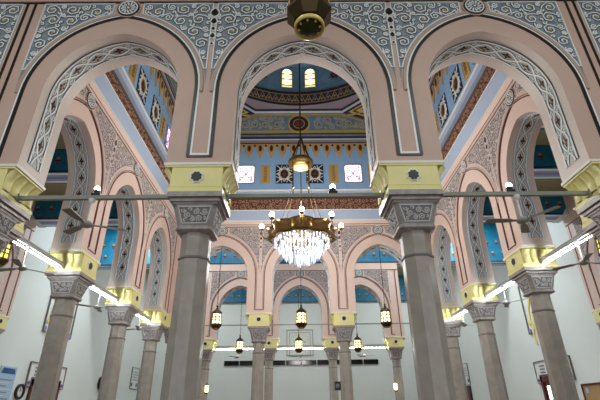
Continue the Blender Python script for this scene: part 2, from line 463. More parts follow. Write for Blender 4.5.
# ------------------------------------------------------------------ columns
def oct_ring(r, z, n=8, rot=pi / 8): return [(r * cos(rot + 2 * pi * k / n), r * sin(rot + 2 * pi * k / n), z) for k in range(n)]
def sq_ring(h, z, c=.0):
    c = max(c, .0005)
    return [(h, -h + c, z), (h, h - c, z), (h - c, h, z), (-h + c, h, z), (-h, h - c, z), (-h, -h + c, z), (-h + c, -h, z), (h - c, -h, z)]
def make_column():
    t = thing('marble_column', 'x', 'column', (0, 0, FL))
    O = -FL   # local z of eye level
    k = 1 / cos(pi / 8)
    m = MB()
    m.rings([sq_ring(.115, 0, .004), sq_ring(.115, .07, .004)], 'grey_marble'); m.rings([oct_ring(.1 * k, .07), oct_ring(.1 * k, .09), oct_ring(.078 * k, .13), oct_ring(.072 * k, .14)], 'grey_marble')
    m.build('base', t)
    m = MB(); m.rings([oct_ring(.069 * k, .14), oct_ring(.064 * k, O + .61)], 'grey_marble', cap=False)
    m.rings([oct_ring(.0625 * k, O + .61), oct_ring(.0625 * k, O + .73)], 'grey_marble', cap=False)
    m.build('shaft', t)
    m = MB(); m.rings([oct_ring(.063 * k, O + .602), oct_ring(.068 * k, O + .606), oct_ring(.068 * k, O + .614), oct_ring(.062 * k, O + .618)], 'marble_dark')
    m.build('shaft_ring', t)
    m = MB()
    m.rings([sq_ring(.068, O + .724, .02), sq_ring(.083, O + .732, .02), sq_ring(.083, O + .744, .02), sq_ring(.076, O + .750, .015)], 'carved_marble')
    z0, z1, h0, h1, c = O + .750, O + .845, .077, .098, .018
    m.rings([sq_ring(h0, z0, c), sq_ring(h1, z1, c)], 'carved_marble')
    for j in range(4):
        R = Matrix.Rotation(j * pi / 2, 3, 'Z')
        def mp(x, z, h, R=R):
            q = (z - z0) / (z1 - z0); yy = -(h0 + (h1 - h0) * q) - h
            v = R @ Vector((x, yy, z)); return tuple(v)
        poly = [(-h0 + c + .006, z0 + .01), (h0 - c - .006, z0 + .01), (h1 - c - .006, z1 - .012), (-h1 + c + .006, z1 - .012)]
        m.fan(poly, 'marble_dark', mp, .0005, 0)
        scrolls(m, poly, mp, .005, .016, .0045, 'carved_light', 'marble_dark', 3)
        m.ribbon(dense(poly + [poly[0]], .02), .005, 'carved_light', mp, 0, .004)
    m.build('capital', t)
    m = MB()
    for (h, za, zb) in ((.102, .845, .856), (.112, .856, .868), (.106, .868, .874), (.124, .874, .898)):
        m.rings([sq_ring(h, O + za, .003), sq_ring(h, O + zb, .003)], 'carved_marble')
    m.build('abacus', t)
    m = MB()
    m.box(-.118, .118, -.118, .118, O + .915, O + ZI - .012, 'yellow_plaster')
    m.box(-.124, .124, -.124, .124, O + .898, O + .918, 'yellow_plaster'); m.box(-.120, .120, -.120, .120, O + .924, O + .930, 'yellow_plaster')
    m.box(-.152, .152, -.122, .122, O + ZI - .014, O + ZI - .006, 'yellow_plaster')
    m.build('impost_block', t)
    for sg in (-1, 1):
        m = MB()
        for q in range(4):
            yc = -.087 + q * .058; R = []
            for i in range(8):
                s_ = i / 7; u = .112 + .038 * (1 - cos(s_ * pi / 2)); z = O + .935 + .093 * sin(s_ * pi / 2)
                bulge = .020 * (.55 + .45 * abs(cos(s_ * pi * 1.5)))
                R.append([(sg * (u + bulge * sin(pi * j / 6)), yc - .027 * cos(pi * j / 6), z - .012 * sin(pi * j / 6)) for j in range(7)])
            m.rings(R, 'yellow_plaster', True, False, closed=False)
        m.build('corbel', t)
    for sg in (-1, 1):
        m = MB(); mp = lambda x, z, h, sg=sg: (x * -sg, sg * (.118 + h), z)
        zc = O + .975
        m.fan([((.036 if i % 2 else .027) * cos(pi * i / 8), zc + (.036 if i % 2 else .027) * sin(pi * i / 8)) for i in range(16)], 'white_line', mp, .005)
        m.fan([(.027 * (1 if i % 2 else .78) * cos(pi * i / 8), zc + .027 * (1 if i % 2 else .78) * sin(pi * i / 8)) for i in range(16)], 'black_line', mp, .009, .005)
        m.build('rosette', t)
    return t
COL = make_column(); _n = 0
for (x, y, r, lab) in (
    (-.5, A_Y + .1155, 0, 'thick grey marble column with yellow impost, nearest the camera on the left of the hanging chandelier'),
    (.5, A_Y + .1155, 0, 'thick grey marble column with yellow impost, nearest the camera on the right of the hanging chandelier'),
    (-1.5, A_Y + .1155, 0, 'column whose yellow impost is cut by the left edge at the foot of the front arcade'),
    (1.5, A_Y + .1155, 0, 'column whose yellow impost is cut by the right edge at the foot of the front arcade'),
    (-XI - .105, CT - .5, pi / 2, 'grey marble column in front of the gold-ornamented wall frame and left door, nearer of its side arcade'),
    (XI + .105, CT - .5, pi / 2, 'grey marble column in front of the gold-ornamented wall frame and right door, nearer of its side arcade'),
    (-XI - .105, CT + .5, pi / 2, 'second grey marble column of the left side arcade'),
    (XI + .105, CT + .5, pi / 2, 'second grey marble column of the right side arcade'),
    (-XI - .105, CT + 1.5 - .06, pi / 2, 'left side arcade column farthest from the camera, beside the big near column'),
    (XI + .105, CT + 1.5 - .06, pi / 2, 'right side arcade column farthest from the camera, beside the big near column'),
    (-XI - .105, CT - 1.5 + .06, pi / 2, 'column paired behind the left end column of the front arcade'),
    (XI + .105, CT - 1.5 + .06, pi / 2, 'column paired behind the right end column of the front arcade'),
    (-.5, B_Y + .1155, 0, 'slim grey pink column left of the central far arch of the domed square'),
    (.5, B_Y + .1155, 0, 'slim grey pink column right of the central far arch, with a black speaker on it'),
    (-1.5, B_Y + .1155, 0, 'dark corner column at the far left end of the far arcade'),
    (1.5, B_Y + .1155, 0, 'dark corner column at the far right end of the far arcade'),
    (-.5, C_Y + .1155, 0, 'thin column of the farthest arcade left of the middle lantern'),
    (.5, C_Y + .1155, 0, 'thin column of the farthest arcade right of the middle lantern'),
    (-1.5, C_Y + .1155, 0, 'thin end column of the farthest arcade, leftmost, with a small white lamp'),
    (1.5, C_Y + .1155, 0, 'thin end column of the farthest arcade, rightmost, with a small white lamp'),
    (-3.585, CT + 1.5, pi / 2, 'outer aisle column below the yellow impost at the left edge'),
    (3.605, CT + 1.5, pi / 2, 'outer aisle column beyond the right edge lantern'),
    (-3.585, CT + .5, pi / 2, 'outer left aisle column hidden behind the front arcade'),
    (3.605, CT + .5, pi / 2, 'outer right aisle column hidden behind the front arcade')):
    place(COL, _n, (x, y, FL), r, lab, 'grey marble columns with yellow imposts'); _n = 1

# ------------------------------------------------------------------ building shell
def structure(mb, name): return mb.build(name, kind='structure')
YB, XW, XO = 10.3, 3.60, 4.9
m = MB(); m.box(-XO, XO, -2.6, YB, FL - .05, FL, 'carpet'); structure(m, 'floor')
m = MB()
for (xa, xb, ya, yb) in ((-XO, XO, -2.6, A_Y + .1), (-XO, -XI - .1, A_Y + .1, B_Y + .1), (XI + .1, XO, A_Y + .1, B_Y + .1), (-XO, XO, B_Y + .1, YB)):
    zc_ = 3.0 if ya > 5 else 2.56; m.box(xa, xb, ya, yb, zc_, zc_ + .04, 'khaki')
structure(m, 'ceiling')
m = MB(); m.box(-XO, XO, YB, YB + .1, FL, 3.04, 'wall_white'); structure(m, 'wall_back')
for sg, nm in ((-1, 'wall_left'), (1, 'wall_right')):
    m = MB(); m.box(min(sg * XW, sg * (XW + .1)), max(sg * XW, sg * (XW + .1)), 5.166, YB, FL, 3.0, 'wall_white')
    structure(m, nm)
    m = MB(); m.box(min(sg * XO, sg * (XO - .1)), max(sg * XO, sg * (XO - .1)), -2.6, 5.3, FL, 2.56, 'wall_white')
    structure(m, nm.replace('wall_', 'wall_outer_'))
    m = MB(); m.box(min(sg * XO, sg * XW), max(sg * XO, sg * XW), 5.166, 5.28, FL, 3.0, 'wall_white'); structure(m, nm.replace('wall_', 'wall_return_'))
m = MB(); m.box(-XO, XO, -2.7, -2.6, 2.0, 2.6, 'wall_white')
for x in (-4.9, -3.0, -1.0, 1.0, 3.0, 4.6): m.box(x - .15, x + .15, -2.7, -2.6, FL, 2.0, 'wall_white')
structure(m, 'wall_front')

# teal painted friezes on beams and walls
def flower(mb, mp, x, z, k=1.):
    for (dx, dz, r) in ((0, .03, .018), (-.022, 0, .014), (.022, 0, .014), (0, -.035, .013)):
        mb.fan(circ(x + dx * k, z + dz * k, r * k, 8), 'core_red' if dz <= 0 else 'core_gold', mp, .004)
    mb.fan(circ(x, z - .002, .012 * k, 8), 'relief_dark', mp, .006, .004)
def beam(n, loc, rz, L, T=.25, z0=2.27, haunch=True, ztop=2.56):
    mb = MB(); h = .10 if haunch else 0
    mb.box(0, L, 0, T, z0, ztop, 'teal')
    if haunch:
        for (xa, xb) in ((L, L - h), (0, h)):
            mb.add([(xa, -.012, z0 - .01), (xb, -.012, z0 - .01), (xa, -.012, z0 + .12), (xa, T + .012, z0 - .01), (xb, T + .012, z0 - .01), (xa, T + .012, z0 + .12)], [(0, 1, 2), (3, 5, 4), (0, 3, 4, 1), (1, 4, 5, 2)], 'wall_white')
    for yy, s_ in ((0, 1), (T, -1)):
        mp = lambda x, z, hh, yy=yy, s_=s_: (x, yy - s_ * hh, z)
        mb.fan([(0, z0), (L, z0), (L, z0 + .018), (0, z0 + .018)], 'lead_dark', mp, .004)
        k = int(L / .17)
        for i in range(k):
            flower(mb, mp, (i + .5) * L / k, z0 + .14)
            if ztop > 2.6: flower(mb, mp, i * L / k + .02, z0 + .34)
    # underside painted stripes
    for i, mm in enumerate(('white_line', 'sky_paint', 'lavender', 'sky_paint', 'white_line')):
        mb.box(0, L, .02 + i * (T - .04) / 5, .02 + (i + .8) * (T - .04) / 5, z0 - .004, z0 + .001, mm)
    o = mb.build('trim_%d' % n, loc=loc, rz=rz, kind='structure')
n_ = 1
for y in (CT - .5 - .1, CT + .5 - .16, B_Y - .04):
    beam(n_, (-3.52, y, 0), 0, 3.52 - XI - XT, ztop=3.0 if y > 5 else 2.56); n_ += 1
    beam(n_, (XI + XT, y, 0), 0, 3.52 - XI - XT, ztop=3.0 if y > 5 else 2.56); n_ += 1
beam(n_, (-3.6, C_Y, 0), 0, 7.2, .23, 2.27, False, 3.0); n_ += 1
beam(n_, (-3.6, YB - .06, 0), 0, 7.2, .06, 2.36, False, 3.0); n_ += 1
m = MB(); m.box(-1.655, 1.655, C_Y, C_Y + A_T, 2.17, 2.27, 'pink_plaster'); structure(m, 'trim_%d' % n_); n_ += 1
for sg in (-1, 1):
    m = MB(); m.box(min(sg * 1.78, sg * XO), max(sg * 1.78, sg * XO), A_Y + .001, A_Y + A_T - .001, 2.171, 2.56, 'beige_plaster')
    m.box(min(sg * 3.35, sg * XO), max(sg * 3.35, sg * XO), A_Y + .001, A_Y + A_T - .001, FL, 2.171, 'wall_white'); structure(m, 'trim_%d' % n_); n_ += 1
    q_ = 3.482 if sg < 0 else 3.502; m = MB(); m.box(min(sg * q_, sg * (q_ + .206)), max(sg * q_, sg * (q_ + .206)), A_Y + A_T, 5.18, 2.171, 2.56, 'pink_plaster'); structure(m, 'trim_%d' % n_); n_ += 1

# ------------------------------------------------------------------ square drum above the arcades
DZ = dict(line=2.17, cove0=2.215, cove1=2.36, fr0=2.38, fr1=2.55, m1=2.67, fringe=3.44, top=3.62, oct=3.98)
def window_mesh(hw, z0, z1, coloured):
    mb = MB(); mp = flat
    mb.fan([(-hw, z0), (hw, z0), (hw, z1), (-hw, z1)], 'pane_daylight', mp, .002)
    for i in range(-1, 2): mb.ribbon([(i * hw * .66, z0), (i * hw * .66, z1)], .008, 'glass_violet', mp, .002, .008)
    for sg in (-1, 1):
        mb.ribbon(circ(sg * hw * .5, (z0 + z1) / 2, hw * .42, 14), .010, 'glass_violet', mp, .002, .008, True)
        mb.ribbon(circ(sg * hw * .5, z0 + (z1 - z0) * .25, hw * .25, 10), .008, 'lead_dark', mp, .002, .008, True)
        mb.ribbon([(sg * hw, z1), (0, (z0 + z1) / 2), (sg * hw, z0)], .007, 'lead_dark', mp, .002, .009)
    return mb.mesh('stained_pane')
def frame_mesh(hw, z0, z1, mm, t=.012):
    mb = MB()
    mb.ribbon([(-hw, z0), (hw, z0)], t, mm, flat, 0, .014); mb.ribbon([(-hw, z1), (hw, z1)], t, mm, flat, 0, .014)
    mb.ribbon([(-hw, z0), (-hw, z1)], t, mm, flat, 0, .014); mb.ribbon([(hw, z0), (hw, z1)], t, mm, flat, 0, .014)
    return mb.mesh('frame')
def lattice_mesh(hw, z0, z1):
    mb = MB(); zc = (z0 + z1) / 2; hz = (z1 - z0) / 2
    mb.fan([(-hw, z0), (hw, z0), (hw, z1), (-hw, z1)], 'lead_dark', flat, .003)
    mb.ribbon([(-hw, z0), (hw, z0), (hw, z1), (-hw, z1)], .010, 'black_line', flat, .003, .010, True)
    r = hw * .55
    mb.ribbon([(r * cos(pi / 8 + i * pi / 4), zc + r * 1.25 * sin(pi / 8 + i * pi / 4)) for i in range(8)], .012, 'relief_gold', flat, .003, .012, True)
    for q in (0, pi / 4): mb.ribbon([(hw * .8 * cos(q + pi / 4 + i * pi / 2), zc + hz * .8 * sin(q + pi / 4 + i * pi / 2)) for i in range(4)], .009, 'white_line', flat, .003, .010, True)
    for s1 in (-1, 1):
        for s2 in (-1, 1):
            mb.ribbon([(s1 * r * .5, zc + s2 * r * 1.1), (s1 * hw * .95, zc + s2 * hz * .95)], .007, 'white_line', flat, .003, .012)
            mb.ribbon([(s1 * hw * .95, zc + s2 * hz * .3), (s1 * r * .7, zc + s2 * hz * .5), (s1 * hw * .3, zc + s2 * hz * .95)], .006, 'white_line', flat, .003, .012)
    mb.ribbon([(-hw, zc), (-r, zc)], .006, 'white_line', flat, .003, .012); mb.ribbon([(r, zc), (hw, zc)], .006, 'white_line', flat, .003, .012)
    mb.fan(circ(0, zc, r * .35, 8), 'core_red', flat, .012, .003)
    return mb.mesh('lattice_grille')
def plaque_mesh(hw, z0, z1):
    mb = MB(); mb.fan([(-hw, z0), (hw, z0), (hw, z1), (-hw, z1)], 'gold_paint', flat, .008)
    mb.ribbon([(-hw * .8, z0 + .02), (hw * .8, z0 + .02), (hw * .8, z1 - .02), (-hw * .8, z1 - .02)], .007, 'gold_line', flat, .008, .014, True)
    for i in range(5):
        z = z0 + .045 + i * (z1 - z0 - .09) / 4; mb.ribbon(circ(0, z, .018, 8), .005, 'frieze_brown', flat, .008, .013, True)
    return mb.mesh('gold_plaque')
WZ0, WZ1 = 2.80, 3.07
PANE, FRM = window_mesh(.115, WZ0, WZ1, 1), frame_mesh(.12, WZ0 - .005, WZ1 + .005, 'mauve')
LATT, PLAQ = lattice_mesh(.115, WZ0 - .01, WZ1 + .01), plaque_mesh(.065, WZ0 - .01, WZ1 + .01)
def frieze_mesh(L):
    mb = MB(); z0, z1 = DZ['fr0'], DZ['fr1']
    mb.quad((-L, -.012, z0), (L, -.012, z0), (L, -.004, z1), (-L, -.004, z1), 'frieze_brown')
    poly = [(-.19, z0 + .005), (.19, z0 + .005), (.19, z1 - .005), (-.19, z1 - .005)]
    P = pack(poly, .010, .034, 5, 1200, margin=.001); rng = random.Random(2)
    k = int(2 * L / .38) + 1; st = 2 * L / k
    for j in range(k):
        cx = -L + (j + .5) * st
        for (x, y, r) in P:
            a0 = rng.random() * 6
            pts = [(cx + x * st / .38 + r * (1 - .8 * q / 7) * cos(a0 + q * 1.1), y + r * (1 - .8 * q / 7) * sin(a0 + q * 1.1)) for q in range(8)]
            mb.ribbon(pts, .006, 'frieze_relief', lambda u, v, h: (u, -.010 - h, v), 0, .006)
    for z in (z0, z1): mb.box(-L, L, -.022, 0, z - .006, z + .006, 'relief_brown')
    return mb.mesh('scroll_frieze')
def fringe_mesh(L, k):
    mb = MB(); p = 2 * L / k; zt = DZ['fringe']
    mb.box(-L, L, -.010, 0, zt - .05, zt, 'gold_paint')
    mb.box(-L, L, -.018, 0, zt - .008, zt + .004, 'black_line')
    for i in range(k):
        x = -L + (i + .5) * p
        sh = [(-p * .46, zt - .03), (-p * .34, zt - .07), (-p * .34, zt - .13), (-p * .20, zt - .17), (-p * .12, zt - .21), (0, zt - .26), (p * .12, zt - .21), (p * .20, zt - .17), (p * .34, zt - .13), (p * .34, zt - .07), (p * .46, zt - .03)]
        mb.fan([(x + a, b) for a, b in sh], 'gold_paint', flat, .014)
        mb.fan([(x + p * .17 * cos(t), zt - .09 + .055 * sin(t)) for t in [2 * pi * j / 10 for j in range(10)]], 'core_red', flat, .020, .014)
        mb.fan([(x + p * .10 * cos(t), zt - .09 + .038 * sin(t)) for t in [2 * pi * j / 8 for j in range(8)]], 'black_line', flat, .024, .020)
        mb.fan(circ(x + p / 2, zt - .045, .018, 6), 'black_line', flat, .018, .012)
    return mb.mesh('scalloped_fringe')
def octpanel_mesh(L):
    mb = MB(); z0, z1, hx = DZ['top'], DZ['oct'], L * .4142
    mb.add([(-L, 0, z0), (L, 0, z0), (hx, 0, z1), (-hx, 0, z1)], [(0, 1, 2, 3)], 'mauve')
    q = .05
    T = [(-L + .18, z0 + .03), (L - .18, z0 + .03), (hx - .04, z1 - .03), (-hx + .04, z1 - .03)]
    mb.ribbon(dense(T + [T[0]], .2), .018, 'gold_line', flat, .001, .008)
    T2 = [(-L + .26, z0 + .055), (L - .26, z0 + .055), (hx - .07, z1 - .055), (-hx + .07, z1 - .055)]
    mb.fan(T2, 'dome_blue', flat, .003)
    scrolls(mb, [T2[0], (-.2, T2[0][1]), (-.2, T2[2][1]), T2[3]], flat, .016, .07, .012, 'relief_gold', 'purple_dark', 4, accent='core_red')
    scrolls(mb, [(.2, T2[0][1]), T2[1], T2[2], (.2, T2[2][1])], flat, .016, .07, .012, 'relief_gold', 'purple_dark', 9, accent='core_red')
    zc = (z0 + z1) / 2 - .02
    mb.fan(circ(0, zc, .155, 28), 'lead_dark', flat, .008); mb.ribbon(circ(0, zc, .15, 28), .022, 'gold_line', flat, .004, .016, True)
    mb.ribbon(circ(0, zc, .08, 20), .012, 'core_gold', flat, .008, .014, True); mb.fan(circ(0, zc, .05, 12), 'core_red', flat, .014, .008)
    return mb.mesh('octagon_panel')
FRZ, FRG, OCT = frieze_mesh(XI), fringe_mesh(XI, 20), octpanel_mesh(XI)
for side, loc, rz in (('back', (0, CT + XI, 0), 0), ('front', (0, CT - XI, 0), pi), ('left', (-XI, CT, 0), pi / 2), ('right', (XI, CT, 0), -pi / 2)):
    mb = MB(); L = XI
    mb.box(-L - .2, L + .2, .002, .2, DZ['line'], DZ['m1'], 'sky_paint')
    mb.box(-L - .2, L + .2, .0, .2, DZ['m1'], DZ['top'], 'sky_paint')
    mb.box(-L, L, -.012, .01, DZ['line'], DZ['line'] + .010, 'maroon_line')
    mb.quad((-L, -.012, 2.180), (L, -.012, 2.180), (L, -.026, 2.222), (-L, -.026, 2.222), 'pink_plaster')
    mb.box(-L, L, -.03, .01, 2.222, 2.232, 'ivory')
    mb.quad((-L, -.03, 2.232), (L, -.03, 2.232), (L, -.05, DZ['cove1']), (-L, -.05, DZ['cove1']), 'cove_blue')
    mb.box(-L, L, -.052, .01, DZ['cove1'], DZ['cove1'] + .012, 'ivory')
    mb.box(-L, L, -.012, .01, DZ['fr1'] + .006, DZ['fr1'] + .03, 'black_line')
    mb.box(-L, L, -.05, .01, DZ['fr1'] + .03, DZ['m1'] - .025, 'cove_blue'); mb.box(-L, L, -.055, .01, DZ['m1'] - .025, DZ['m1'], 'ivory')
    mb.box(-L, L, -.012, .01, DZ['m1'], DZ['m1'] + .016, 'purple_dark')
    zt = DZ['fringe']
    for (za, zb, mm) in ((zt + .004, zt + .05, 'mauve'), (zt + .05, zt + .065, 'white_line'), (zt + .065, zt + .11, 'purple_dark'), (zt + .11, zt + .14, 'dome_blue'), (zt + .14, zt + .165, 'lead_dark'), (zt + .165, DZ['top'], 'gold_line')):
        mb.box(-L, L, -.02, .01, za, zb, mm)
    root = structure(mb, 'wall_upper_' + side); root.location = W(*loc); root.rotation_euler = (0, 0, rz)
    obj('scroll_frieze', FRZ, root); obj('scalloped_fringe', FRG, root); obj('octagon_panel', OCT, root)
    for x in (-.21, .21, -1.24, 1.24): obj('lattice_grille', LATT, root, (x, 0, 0))
    for x in (-.47, .47, -1.01, 1.01): obj('gold_plaque', PLAQ, root, (x, 0, 0))
    for x in (-.74, .74):
        f = obj('window_frame', FRM, root, (x, 0, 0)); obj('stained_pane', PANE, f)
# slanting corner triangles
hx = XI * .4142
for i in range(4):
    R = Matrix.Rotation(i * pi / 2, 3, 'Z'); mb = MB()
    tri = [Vector((XI, XI, DZ['top'])), Vector((hx, XI, DZ['oct'])), Vector((XI, hx, DZ['oct']))]; ctr = (tri[0] + tri[1] + tri[2]) / 3
    nrm = Vector((-1, -1, -.9)).normalized()
    def tr(s_, h): return [tuple(R @ (ctr + (p - ctr) * s_ + nrm * h)) for p in tri]
    for s_, h, mm in ((1, 0, 'lead_dark'), (.86, .004, 'gold_line'), (.78, .008, 'lead_dark'), (.7, .012, 'gold_line'), (.6, .016, 'dome_blue'), (.3, .02, 'mauve')):
        mb.add(tr(s_, h), [(0, 1, 2)], mm)
    mb.build('trim_%d' % n_, loc=(0, CT, 0), kind='structure'); n_ += 1
# octagon lip and dome
mb = MB(); R0 = 1.49; N = 64
def octr(a):
    a = a % (pi / 4); a = min(a, pi / 4 - a) if False else a
    return XI / cos((a + pi / 8) % (pi / 4) - pi / 8)
def octp(k, z, r=1.): a = 2 * pi * k / N; q = octr(a + 0.0); q = XI / max(abs(cos(a - round(a / (pi / 4)) * pi / 4)), .5); return (q * r * cos(a), q * r * sin(a), z)
rg = lambda r, z: [(r * cos(2 * pi * k / N), r * sin(2 * pi * k / N), z) for k in range(N)]
o1 = [octp(k, DZ['oct']) for k in range(N)]
def band(a, b, mm): mb.rings([a, b], mm, False, False)
band(o1, [octp(k, DZ['oct'] + .02, .985) for k in range(N)], 'cove_blue')
band([octp(k, DZ['oct'] + .02, .985) for k in range(N)], [octp(k, 4.03, .975) for k in range(N)], 'lead_dark')
band([octp(k, 4.03, .975) for k in range(N)], rg(R0 + .0, 4.05), 'mauve')
band(rg(R0, 4.05), rg(R0 - .01, 4.08), 'black_line'); band(rg(R0 - .01, 4.08), rg(R0 + .02, 4.115), 'mauve')
band(rg(R0 + .02, 4.115), rg(R0 + .02, 4.275), 'purple_dark'); band(rg(R0 - .01, 4.275), rg(R0 - .01, 4.30), 'lead_dark')
band(rg(R0 + .02, 4.275), rg(R0 - .01, 4.275), 'lead_dark'); band(rg(R0 - .01, 4.30), rg(R0 + .02, 4.30), 'lead_dark')
band(rg(R0 + .02, 4.30), rg(R0 + .03, 4.82), 'dome_blue')
mb.rings([rg(XI * 1.1, 3.9), rg(XI * 1.1, 6.2)], 'khaki', False, False); mb.rings([rg(XI * 1.1, 6.2), rg(.01, 6.3)], 'khaki', False, True)
rr = [(R0 + .03) * cos(t) for t in np.linspace(0, 1.5, 12)]; zz = [4.82 + 1.35 * sin(t) for t in np.linspace(0, 1.5, 12)]
mb.rings([rg(a, b) for a, b in zip(rr, zz)], 'dome_blue', True, True)
dome = mb.build('dome', loc=(0, CT, 0), kind='structure')
# ring ornament
mb = MB(); K = 96
cm = lambda u, v, h: ((R0 + .02 - h) * sin(u), (R0 + .02 - h) * cos(u), v)
for k in range(K):
    a = 2 * pi * k / K; d = 2 * pi / K
    mb.ribbon([(a, 4.13), (a + d * .5, 4.26), (a + d, 4.13)], .011, 'gold_paint' if k % 2 else 'mauve', cm, 0, .006)
    mb.fan([(a + d * .5 + .012 * cos(t), 4.17 + .026 * sin(t)) for t in (0, pi / 2, pi, 3 * pi / 2)], 'core_gold', cm, .006)
    for z in (4.12, 4.27): mb.ribbon([(a, z), (a + d, z)], .008, 'relief_gold', cm, 0, .004)
mb.build('ring_ornament', dome)
# arched stained windows in pairs around the drum
def dome_window():
    mb = MB(); hw, z0, z1 = .075, 4.40, 4.74
    P = [(-hw, z0), (hw, z0), (hw, z1 - .06)] + [(hw * cos(t), z1 - .06 + .075 * sin(t)) for t in np.linspace(.3, pi - .3, 6)] + [(-hw, z1 - .06)]
    mb.fan([(a * 1.18, z0 + (b - z0) * 1.06 - .012) for a, b in P], 'mauve', flat, .004); mb.fan(P, 'glass_gold', flat, .007, .004)
    for z in (z0 + .09, z0 + .2, z0 + .3): mb.ribbon(circ(0, z, .045, 10), .012, 'pane_daylight', flat, .007, .012, True)
    for z in (z0 + .15, z0 + .25, z0 + .03): mb.ribbon([(-hw, z), (hw, z)], .010, 'lead_dark', flat, .007, .014)
    for s_ in (-.5, .5): mb.fan(circ(s_ * hw * 1.2, z0 + .15, .016, 6), 'glass_violet', flat, .015, .007)
    return mb.mesh('window')
def dome_star():
    mb = MB(); mb.fan([((.085 if i % 2 else .05) * cos(pi * i / 8), 4.56 + (.085 if i % 2 else .05) * sin(pi * i / 8)) for i in range(16)], 'purple_dark', flat, .004)
    mb.fan(circ(0, 4.56, .03, 8), 'core_red', flat, .008, .004)
    return mb.mesh('painted_star')
DW, DS = dome_window(), dome_star()
for k in range(8):
    for d, me, nm in ((-.118, DW, 'dome_window'), (.118, DW, 'dome_window'), (-.37, DS, 'painted_star'), (.37, DS, 'painted_star')):
        a = k * pi / 4 + d
        obj(nm, me, dome, ((R0 + .005) * sin(a), (R0 + .005) * cos(a), 0), -a)

# ------------------------------------------------------------------ tie bars and tube lights
def tie(x0, y0, x1, y1, z, r, label, group):
    L = math.dist((x0, y0), (x1, y1)); mb = MB(); mb.box(0, L, -r, r, -r, r, 'tie_grey')
    mb.box(-.002, .012, -r * 1.8, r * 1.8, -r * 1.8, r * 1.8, 'tie_grey'); mb.box(L - .012, L + .002, -r * 1.8, r * 1.8, -r * 1.8, r * 1.8, 'tie_grey')
    o = mb.build('tie_bar', loc=(x0, y0, z), rz=math.atan2(y1 - y0, x1 - x0)); tag(o, label, 'tie bar', group)
ya = A_Y + .1155
wh = {-1: 'left', 0: 'middle', 1: 'right'}
for b in (-1, 0, 1):
    tie(b - .376, ya, b + .376, ya, .932, .0095, 'grey metal tie bar across the %s arch of the front arcade' % wh[b], 'front tie bars')
    tie(b - .376, B_Y + .1155, b + .376, B_Y + .1155, .932, .006, 'thin tie bar across the %s far arch of the domed square' % wh[b], 'far tie bars')
def tube_light(x0, y0, x1, y1, z, label, group):
    L = math.dist((x0, y0), (x1, y1)); t = thing('tube_light', label, 'tube light', (x0, y0, z), math.atan2(y1 - y0, x1 - x0), group)
    mb = MB(); mb.box(0, L, -.006, .006, -.002, .022, 'metal_grey'); mb.box(0, L, -.009, .009, .022, .026, 'metal_grey')
    for q in (.03, L / 2, L - .03): mb.box(q - .006, q + .006, -.004, .004, -.026, -.004, 'metal_grey')
    mb.build('housing', t)
    mb = MB(); mb.tube([(.02, 0, -.024), (L - .02, 0, -.024)], .0036, 'tube_glow', 8); mb.build('tube', t)
nm3 = {-1: 'nearest', 0: 'middle', 1: 'farthest'}
for sg, sd in ((-1, 'left'), (1, 'right')):
    for b in (-1, 0, 1):
        c = CT + b
        ylo, yhi = (c - .376, c + .376)
        if b == 1: yhi = CT + 1.5 - .06 - .124
        if b == -1: ylo = CT - 1.5 + .06 + .124
        tube_light(sg * (XI + .105), ylo, sg * (XI + .105), yhi, .925, 'fluorescent tube on a grey rail in the %s arch of the %s side arcade' % (nm3[b], sd), 'side arcade tube lights')
for b in (-1, 0, 1):
    tube_light(b - .376, C_Y + .1155, b + .376, C_Y + .1155, .925, 'fluorescent tube glowing across the %s arch of the farthest arcade' % wh[b], 'farthest arcade tube lights')

# made-up flush housings for the added aisle fill lamps
FIT = None
for i, (x, y, p, lb) in enumerate(AISLE_FILL):
    if FIT is None:
        FIT = thing('fill_light_fitting', 'x', 'ceiling light', (x, y, 2.56)); mb = MB(); mb.box(-.27, .27, -.07, .07, -.035, 0, 'white_enamel'); mb.build('housing', FIT)
    place(FIT, i, (x, y, 2.56 if y < 5.2 else 3.0), 0, 'added flat white fill light ' + lb, 'added aisle fill lights')

# ------------------------------------------------------------------ ceiling fans hung from the bars
def make_fan():
    t = thing('ceiling_fan', 'x', 'fan', (0, 0, 0))
    mb = MB(); mb.tube([(0, 0, 0), (0, 0, -.12)], .005, 'white_enamel', 8); mb.lathe([(.016, 0), (.016, -.012), (.006, -.022)], 'white_enamel', 10); mb.build('down_rod', t)
    mb = MB(); mb.lathe([(.005, -.112), (.020, -.118), (.029, -.128), (.027, -.138), (.010, -.146)], 'fan_blade', 14); mb.build('motor', t)
    for k in range(3):
        a = 2 * pi * k / 3 + .25; c, s_ = cos(a), sin(a); R = []
        for (u, wd, tw) in ((.02, .007, 0), (.05, .008, .1), (.062, .015, .15), (.165, .020, .12), (.175, .015, .12)):
            R.append([(u * c - v * s_, u * s_ + v * c, -.132 + v * tw + h) for v, h in ((-wd, 0), (wd, 0), (wd, .003), (-wd, .003))])
        mb = MB(); mb.rings(R, 'fan_blade'); mb.build('blade', t)
    return t
FAN = make_fan(); k = 0
for sg, sd in ((-1, 'left'), (1, 'right')):
    place(FAN, k, (sg * 1.02, ya, .923), .5 + sg * .3, 'ceiling fan hanging from the tie bar of the %s front arch' % sd, 'fans under the bars'); k = 1
    for b in (-1, 0, 1):
        place(FAN, k, (sg * (XI + .105), CT + b - (.06 if b < 0 else 0), .915), .2 + b + sg * .7, 'ceiling fan hanging from the tube rail in the %s arch of the %s side arcade' % (nm3[b], sd), 'fans under the bars')
for b in (-1, 0, 1):
    place(FAN, k, (b, C_Y + .1155, .915), .6 + b, 'ceiling fan below the glowing tube in the %s farthest arch' % wh[b], 'fans under the bars')

